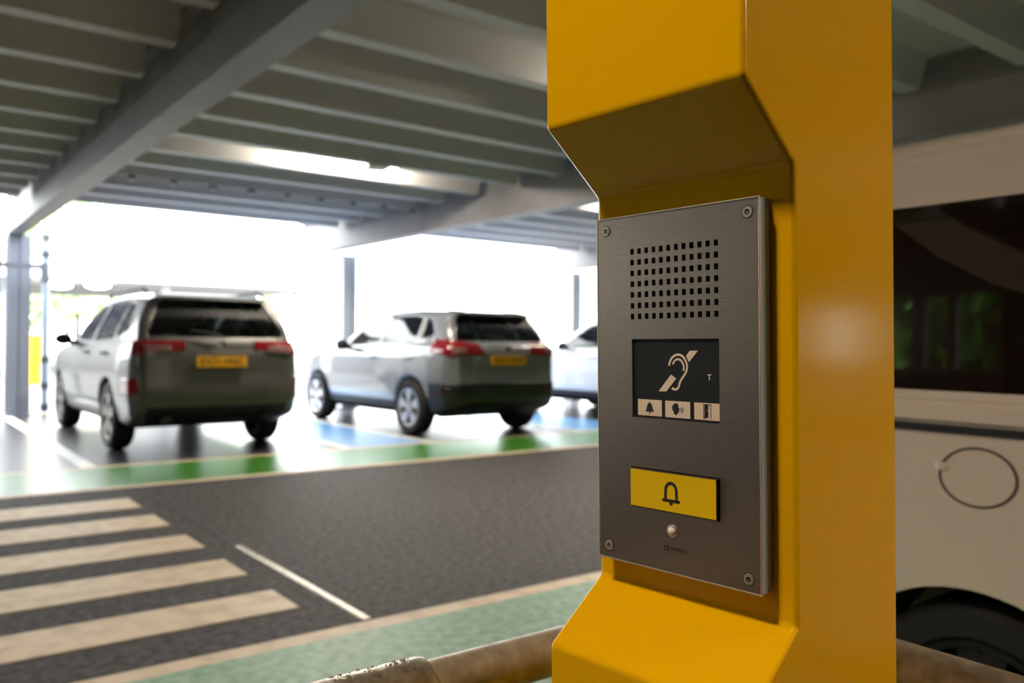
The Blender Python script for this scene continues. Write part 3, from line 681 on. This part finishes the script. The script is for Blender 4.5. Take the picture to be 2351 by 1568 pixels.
# ================================================================= WHITE VAN
van = tag(empty('white_van', (1.90+.93, .86, 0)), 'white van parked behind the guard rail at the right edge', 'van')
def van_section():
    return [(.60, .24), (.84, .26), (.89, .36), (.918, .55), (.93, .78), (.925, .945), (.916, .952), (.916, .972), (.925, .98), (.921, 1.015), (.917, 1.018), (.917, 1.024), (.919, 1.028),
            (.914, 1.04), (.913, 1.25), (.910, 1.47), (.905, 1.50), (.892, 1.575), (.882, 1.585), (.882, 1.592), (.884, 1.60), (.85, 1.622), (.80, 1.645), (.5, 1.675), (0, 1.685)]
def loft_van():
    sec = van_section(); full = [(-x, z) for x, z in sec]+[(x, z) for x, z in sec[-2::-1]]
    st_ = [(-3.62, .80, .55, .60), (-3.58, .88, .62, .60), (-3.35, .95, .72, .60), (-2.75, .985, .97, .60), (-2.55, 1., 1.0, .60), (-2.25, 1., 1., .6), (-1.55, 1., 1., .6), (.55, 1., 1., .6), (.68, .985, 1., .6), (.745, .95, .99, .6), (.76, .90, .97, .6)]
    # front end: bonnet heights are made by clamping z
    bm = bmesh.new(); rings = []
    for y, sx, zt, _ in st_:
        top = 1.685 if y > -2.0 else ({-2.25: 1.10, -2.55: 1.06, -2.75: 1.04, -3.35: .92, -3.58: .78, -3.62: .66}[y])
        rings.append([bm.verts.new((x*sx, y, min(z, top))) for x, z in full])
    extra = []
    n = len(full)
    for a, b in zip(rings, rings[1:]):
        for i in range(n-1): bm.faces.new((a[i], a[i+1], b[i+1], b[i]))
        bm.faces.new((a[n-1], a[0], b[0], b[n-1]))
    bm.faces.new(rings[0]); bm.faces.new(rings[-1][::-1])
    bmesh.ops.recalc_face_normals(bm, faces=bm.faces)
    return bm
# sections between windscreen base and roof: insert a raked station
bm = loft_van()
me = bpy.data.meshes.new('van_tmp'); bm.to_mesh(me); bm.free()
vb = bpy.data.objects.new('van_tmp', me); COL.objects.link(vb)
def cutter(mb):
    bmesh.ops.recalc_face_normals(mb.bm, faces=mb.bm.faces)
    m_ = bpy.data.meshes.new('cut'); mb.bm.to_mesh(m_); mb.bm.free()
    o_ = bpy.data.objects.new('cut', m_); COL.objects.link(o_); return o_
cuts = []
for wy in (0, -2.75):
    for s in (-1, 1):
        cuts.append(cutter(MB().tube((s*.62, wy, .27), (s*1.2, wy, .27), .345, seg=72)))
WINS = [[(.62, 1.045), (.62, 1.468), (-.30, 1.468), (-.30, 1.045)], [(-.40, 1.045), (-.40, 1.468), (-.76, 1.468), (-.76, 1.045)], [(-.84, 1.045), (-.84, 1.468), (-1.75, 1.46), (-2.1, 1.1), (-2.1, 1.045)]]
for wpoly in WINS:
    for s in (-1, 1):
        cuts.append(cutter(MB().prism(wpoly, 'x', min(s*.80, s*1.2), max(s*.80, s*1.2))))
cuts.append(cutter(MB().prism([(-2.24, 1.18), (-1.72, 1.64), (-1.60, 1.56), (-2.1, 1.12)], 'x', -.74, .74)))
# interior cavity
cuts.append(cutter(MB().prism([(.66, .55), (.66, 1.60), (-1.7, 1.60), (-2.25, 1.05), (-2.4, .55)], 'x', -.84, .84)))
for c_ in cuts:
    b_ = vb.modifiers.new('b', 'BOOLEAN'); b_.operation = 'DIFFERENCE'; b_.object = c_; b_.solver = 'EXACT'
dg = bpy.context.evaluated_depsgraph_get()
me2 = bpy.data.meshes.new_from_object(vb.evaluated_get(dg)); me2.name = 'van_body'
bpy.data.objects.remove(vb)
for c_ in cuts: bpy.data.objects.remove(c_)
me2.materials.clear()
link('body', me2, M['van_paint'], van, smooth=True, angle=24)
for wpoly in WINS:
    for s in (-1, 1):
        mb = MB(); bmv = mb.bm
        gx_ = lambda z: .9055-(z-1.04)*.008
        mb_p = [bmv.verts.new((s*gx_(z), y, z)) for y, z in wpoly]; bmv.faces.new(mb_p)
        mb.build('side_window', M['glass_dark' if wpoly is WINS[0] else 'glass_clear'], van)
mb = MB(); mb.bm.faces.new([mb.bm.verts.new(p) for p in ((-.76, -2.205, 1.13), (.76, -2.205, 1.13), (.76, -1.60, 1.645), (-.76, -1.60, 1.645))])
mb.build('windscreen', M['glass_clear'], van)
for s in (-1, 1):
    for wy in (0, -2.75):
        mb = MB(); K = 40; ra = []
        for k in range(K+1):
            an = PI*k/K; ra.append([mb.bm.verts.new((s*x_, wy+.343*math.cos(an), .27+.343*math.sin(an))) for x_ in (.60, .898)])
        for a, b in zip(ra, ra[1:]): mb.bm.faces.new((a[0], a[1], b[1], b[0]))
        mb.build('wheel_arch_liner', M['black'], van, smooth=True)
for s in (-1, 1):
    MB().box((min(s*.9, s*.924), -2.2, .9535), (max(s*.9, s*.924), .60, .9705)).build('rubbing_strip', M['trim_black'], van)
# interior trim seen through the glass: a curved pale pillar lining
for s in (-1,):
    pts = [(.27-.0, 1.52), (.20, 1.44), (.10, 1.36), (-.02, 1.29), (-.18, 1.23), (-.40, 1.20)]
    mb = MB(); prev = None
    for (y, z) in pts:
        a = mb.bm.verts.new((s*.86, y+.01, z-.005)); b = mb.bm.verts.new((s*.86, y-.055, z+.055)); c = mb.bm.verts.new((s*.80, y-.055, z+.055)); d = mb.bm.verts.new((s*.80, y+.01, z-.005))
        if prev:
            for i in range(4): mb.bm.faces.new((prev[i], prev[(i+1) % 4], (a, b, c, d)[(i+1) % 4], (a, b, c, d)[i]))
        prev = (a, b, c, d)
    mb.build('pillar_lining', M['van_trim'], van, smooth=True, angle=60)
# fuel flap ring
def sx(z):
    sec = van_section()
    for (x0, z0), (x1, z1) in zip(sec, sec[1:]):
        if z0 <= z <= z1 and z1 > z0: return x0+(x1-x0)*(z-z0)/(z1-z0)
    return .93
mb = MB(); K = 72; rr = []
for k in range(K):
    an = 2*PI*k/K; row = []
    for q in (1.0, .955, .91):
        y = -.014+.0835*q*math.cos(an); z = .862+.066*q*math.sin(an); row.append(mb.bm.verts.new((-(sx(z)+(.0006 if q != .955 else .0012)), y, z)))
    rr.append(row)
for k in range(K):
    a, b = rr[k], rr[(k+1) % K]
    for j in (0, 1): mb.bm.faces.new((a[j], a[j+1], b[j+1], b[j]))
mb.build('fuel_flap_gap', M['groove'], van)
MB().ball((-(sx(.878)+.001), .062, .878), .012, (.35, 1.3, .8)).build('flap_notch', M['van_paint'], van, smooth=True)
for wy in (0, -2.75):
    for s in (-1, 1): wheel(van, s*.77, wy, .29, 5, M['wheel_well'], s)
MB().box((-.7, -1.5, .56), (.7, -1.2, 1.0)).box((-.7, -.5, .56), (.7, -.3, 1.0)).build('seats', M['seat'], van, bevel=.04)

# ================================================================= OUTSIDE
def tree(x, y, h, cr, label, seed):
    rnd = random.Random(seed); r = tag(empty('tree', (x, y, 0)), label, 'tree', 'trees outside the deck')
    MB().tube((0, 0, -.02), (0, 0, h*.6), .16, .08, seg=10).build('trunk', M['bark'], r, smooth=True)
    bm = bmesh.new()
    for k in range(900):
        u = rnd.gauss(0, 1), rnd.gauss(0, 1), rnd.gauss(0, 1); L = math.sqrt(sum(q*q for q in u)) or 1
        f = .55+.45*rnd.random(); c = Vector((u[0]/L*cr*f, u[1]/L*cr*f, (h*.58+u[2]/L*h*.42*f) if y > 30 else (h*.5+u[2]/L*h*.48*f)))
        a = Vector((rnd.uniform(-1, 1), rnd.uniform(-1, 1), rnd.uniform(-1, 1))).normalized(); b = a.orthogonal(); b.rotate(Matrix.Rotation(rnd.uniform(0, 6), 3, a))
        s = rnd.uniform(.18, .4); cc = a.cross(b)
        vs = [bm.verts.new(c+b*s), bm.verts.new(c+cc*s*.5), bm.verts.new(c-b*s), bm.verts.new(c-cc*s*.5)]; bm.faces.new(vs)
    me = bpy.data.meshes.new('crown'); bm.to_mesh(me); bm.free(); link('crown', me, M['leaf_overexposed' if y > 30 else 'leaf'], r)
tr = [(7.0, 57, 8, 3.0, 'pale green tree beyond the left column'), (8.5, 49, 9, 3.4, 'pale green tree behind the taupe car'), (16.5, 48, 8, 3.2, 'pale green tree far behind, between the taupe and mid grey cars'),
      (-12, 9.6, 5, 1.9, 'green tree outside the left opening'), (-16, 14.0, 6, 2.4, 'green tree further along the left opening'), (-10.2, 6.0, 4.6, 1.7, 'green tree beside the end of the left wall')]
for k, t in enumerate(tr): tree(*t, seed=k+3)
o = MB().box((2.2, 30, 3.05), (13.5, 42, 3.7)).build('distant_deck', M['pale']); tag(o, 'pale flat roof of another parking deck far behind the taupe car', 'parking deck', kind='thing')
for x in (3.4, 8.2, 13.0):
    tag(MB().box((x-.12, 31.0, -.02), (x+.12, 31.24, 3.05)).build('distant_post', M['pale']), 'pale post carrying the distant parking deck roof', 'post', 'posts of the distant deck', 'thing')
for x, y, l in ((4.9, 31.5, 'left glowing lamp under the distant deck roof'), (5.9, 30.6, 'right glowing lamp under the distant deck roof')):
    rr_ = MB().ball((x, y, 2.925), .3, (1.3, 1, .4)).build('distant_lamp', M['lamp_ext'], smooth=True); tag(rr_, l, 'lamp', 'lamps under the distant deck', 'thing')
r = tag(empty('yellow_cabinet', (2.85, 21.5, -.02)), 'yellow cabinet outside between the left column and the downpipe', 'cabinet')
MB().box((-.25, -.25, .12), (.25, .25, 1.25)).build('cabinet_body', M['cabinet'], r, bevel=.04)
MB().box((-.3, -.3, 0), (.3, .3, .12)).build('plinth', M['pale'], r)

# ================================================================= LIGHT, CAMERA
w = bpy.data.worlds.new('World'); S.world = w; w.use_nodes = True
nt = w.node_tree; bg = nt.nodes['Background']
bg.inputs['Color'].default_value = (.93, .98, 1.0, 1); bg.inputs['Strength'].default_value = 13.0

cam = bpy.data.cameras.new('camera'); co = bpy.data.objects.new('camera', cam); COL.objects.link(co)
ax_r = Vector((.79755, -.60314, .00998)); ax_u = Vector((-.0090, .0046, .99995)); ax_f = Vector((.6031, .7977, .00174))
ax_f = ax_f.normalized(); ax_r = (ax_r-ax_f*ax_r.dot(ax_f)).normalized(); ax_u = ax_r.cross(ax_f)
mw = Matrix.Identity(4)
for i in range(3): mw[i][0] = ax_r[i]; mw[i][1] = ax_u[i]; mw[i][2] = -ax_f[i]
mw[2][3] = 1.14329
co.matrix_world = mw
cam.sensor_width = 36; cam.lens = 1937.36/2351*36; cam.clip_start = .02; cam.clip_end = 300
cam.dof.use_dof = True; cam.dof.focus_distance = .71; cam.dof.aperture_fstop = 5.6; cam.dof.aperture_blades = 7
S.camera = co
S.view_settings.view_transform = 'Standard'; S.view_settings.look = 'None'; S.view_settings.exposure = 0; S.view_settings.gamma = 1
S.view_settings.use_curve_mapping = False
S.cycles.use_denoising = True
S.cycles.max_bounces = 10; S.cycles.diffuse_bounces = 5; S.cycles.glossy_bounces = 4; S.cycles.transparent_max_bounces = 12
S.cycles.sample_clamp_indirect = 8; S.cycles.caustics_reflective = False; S.cycles.caustics_refractive = False
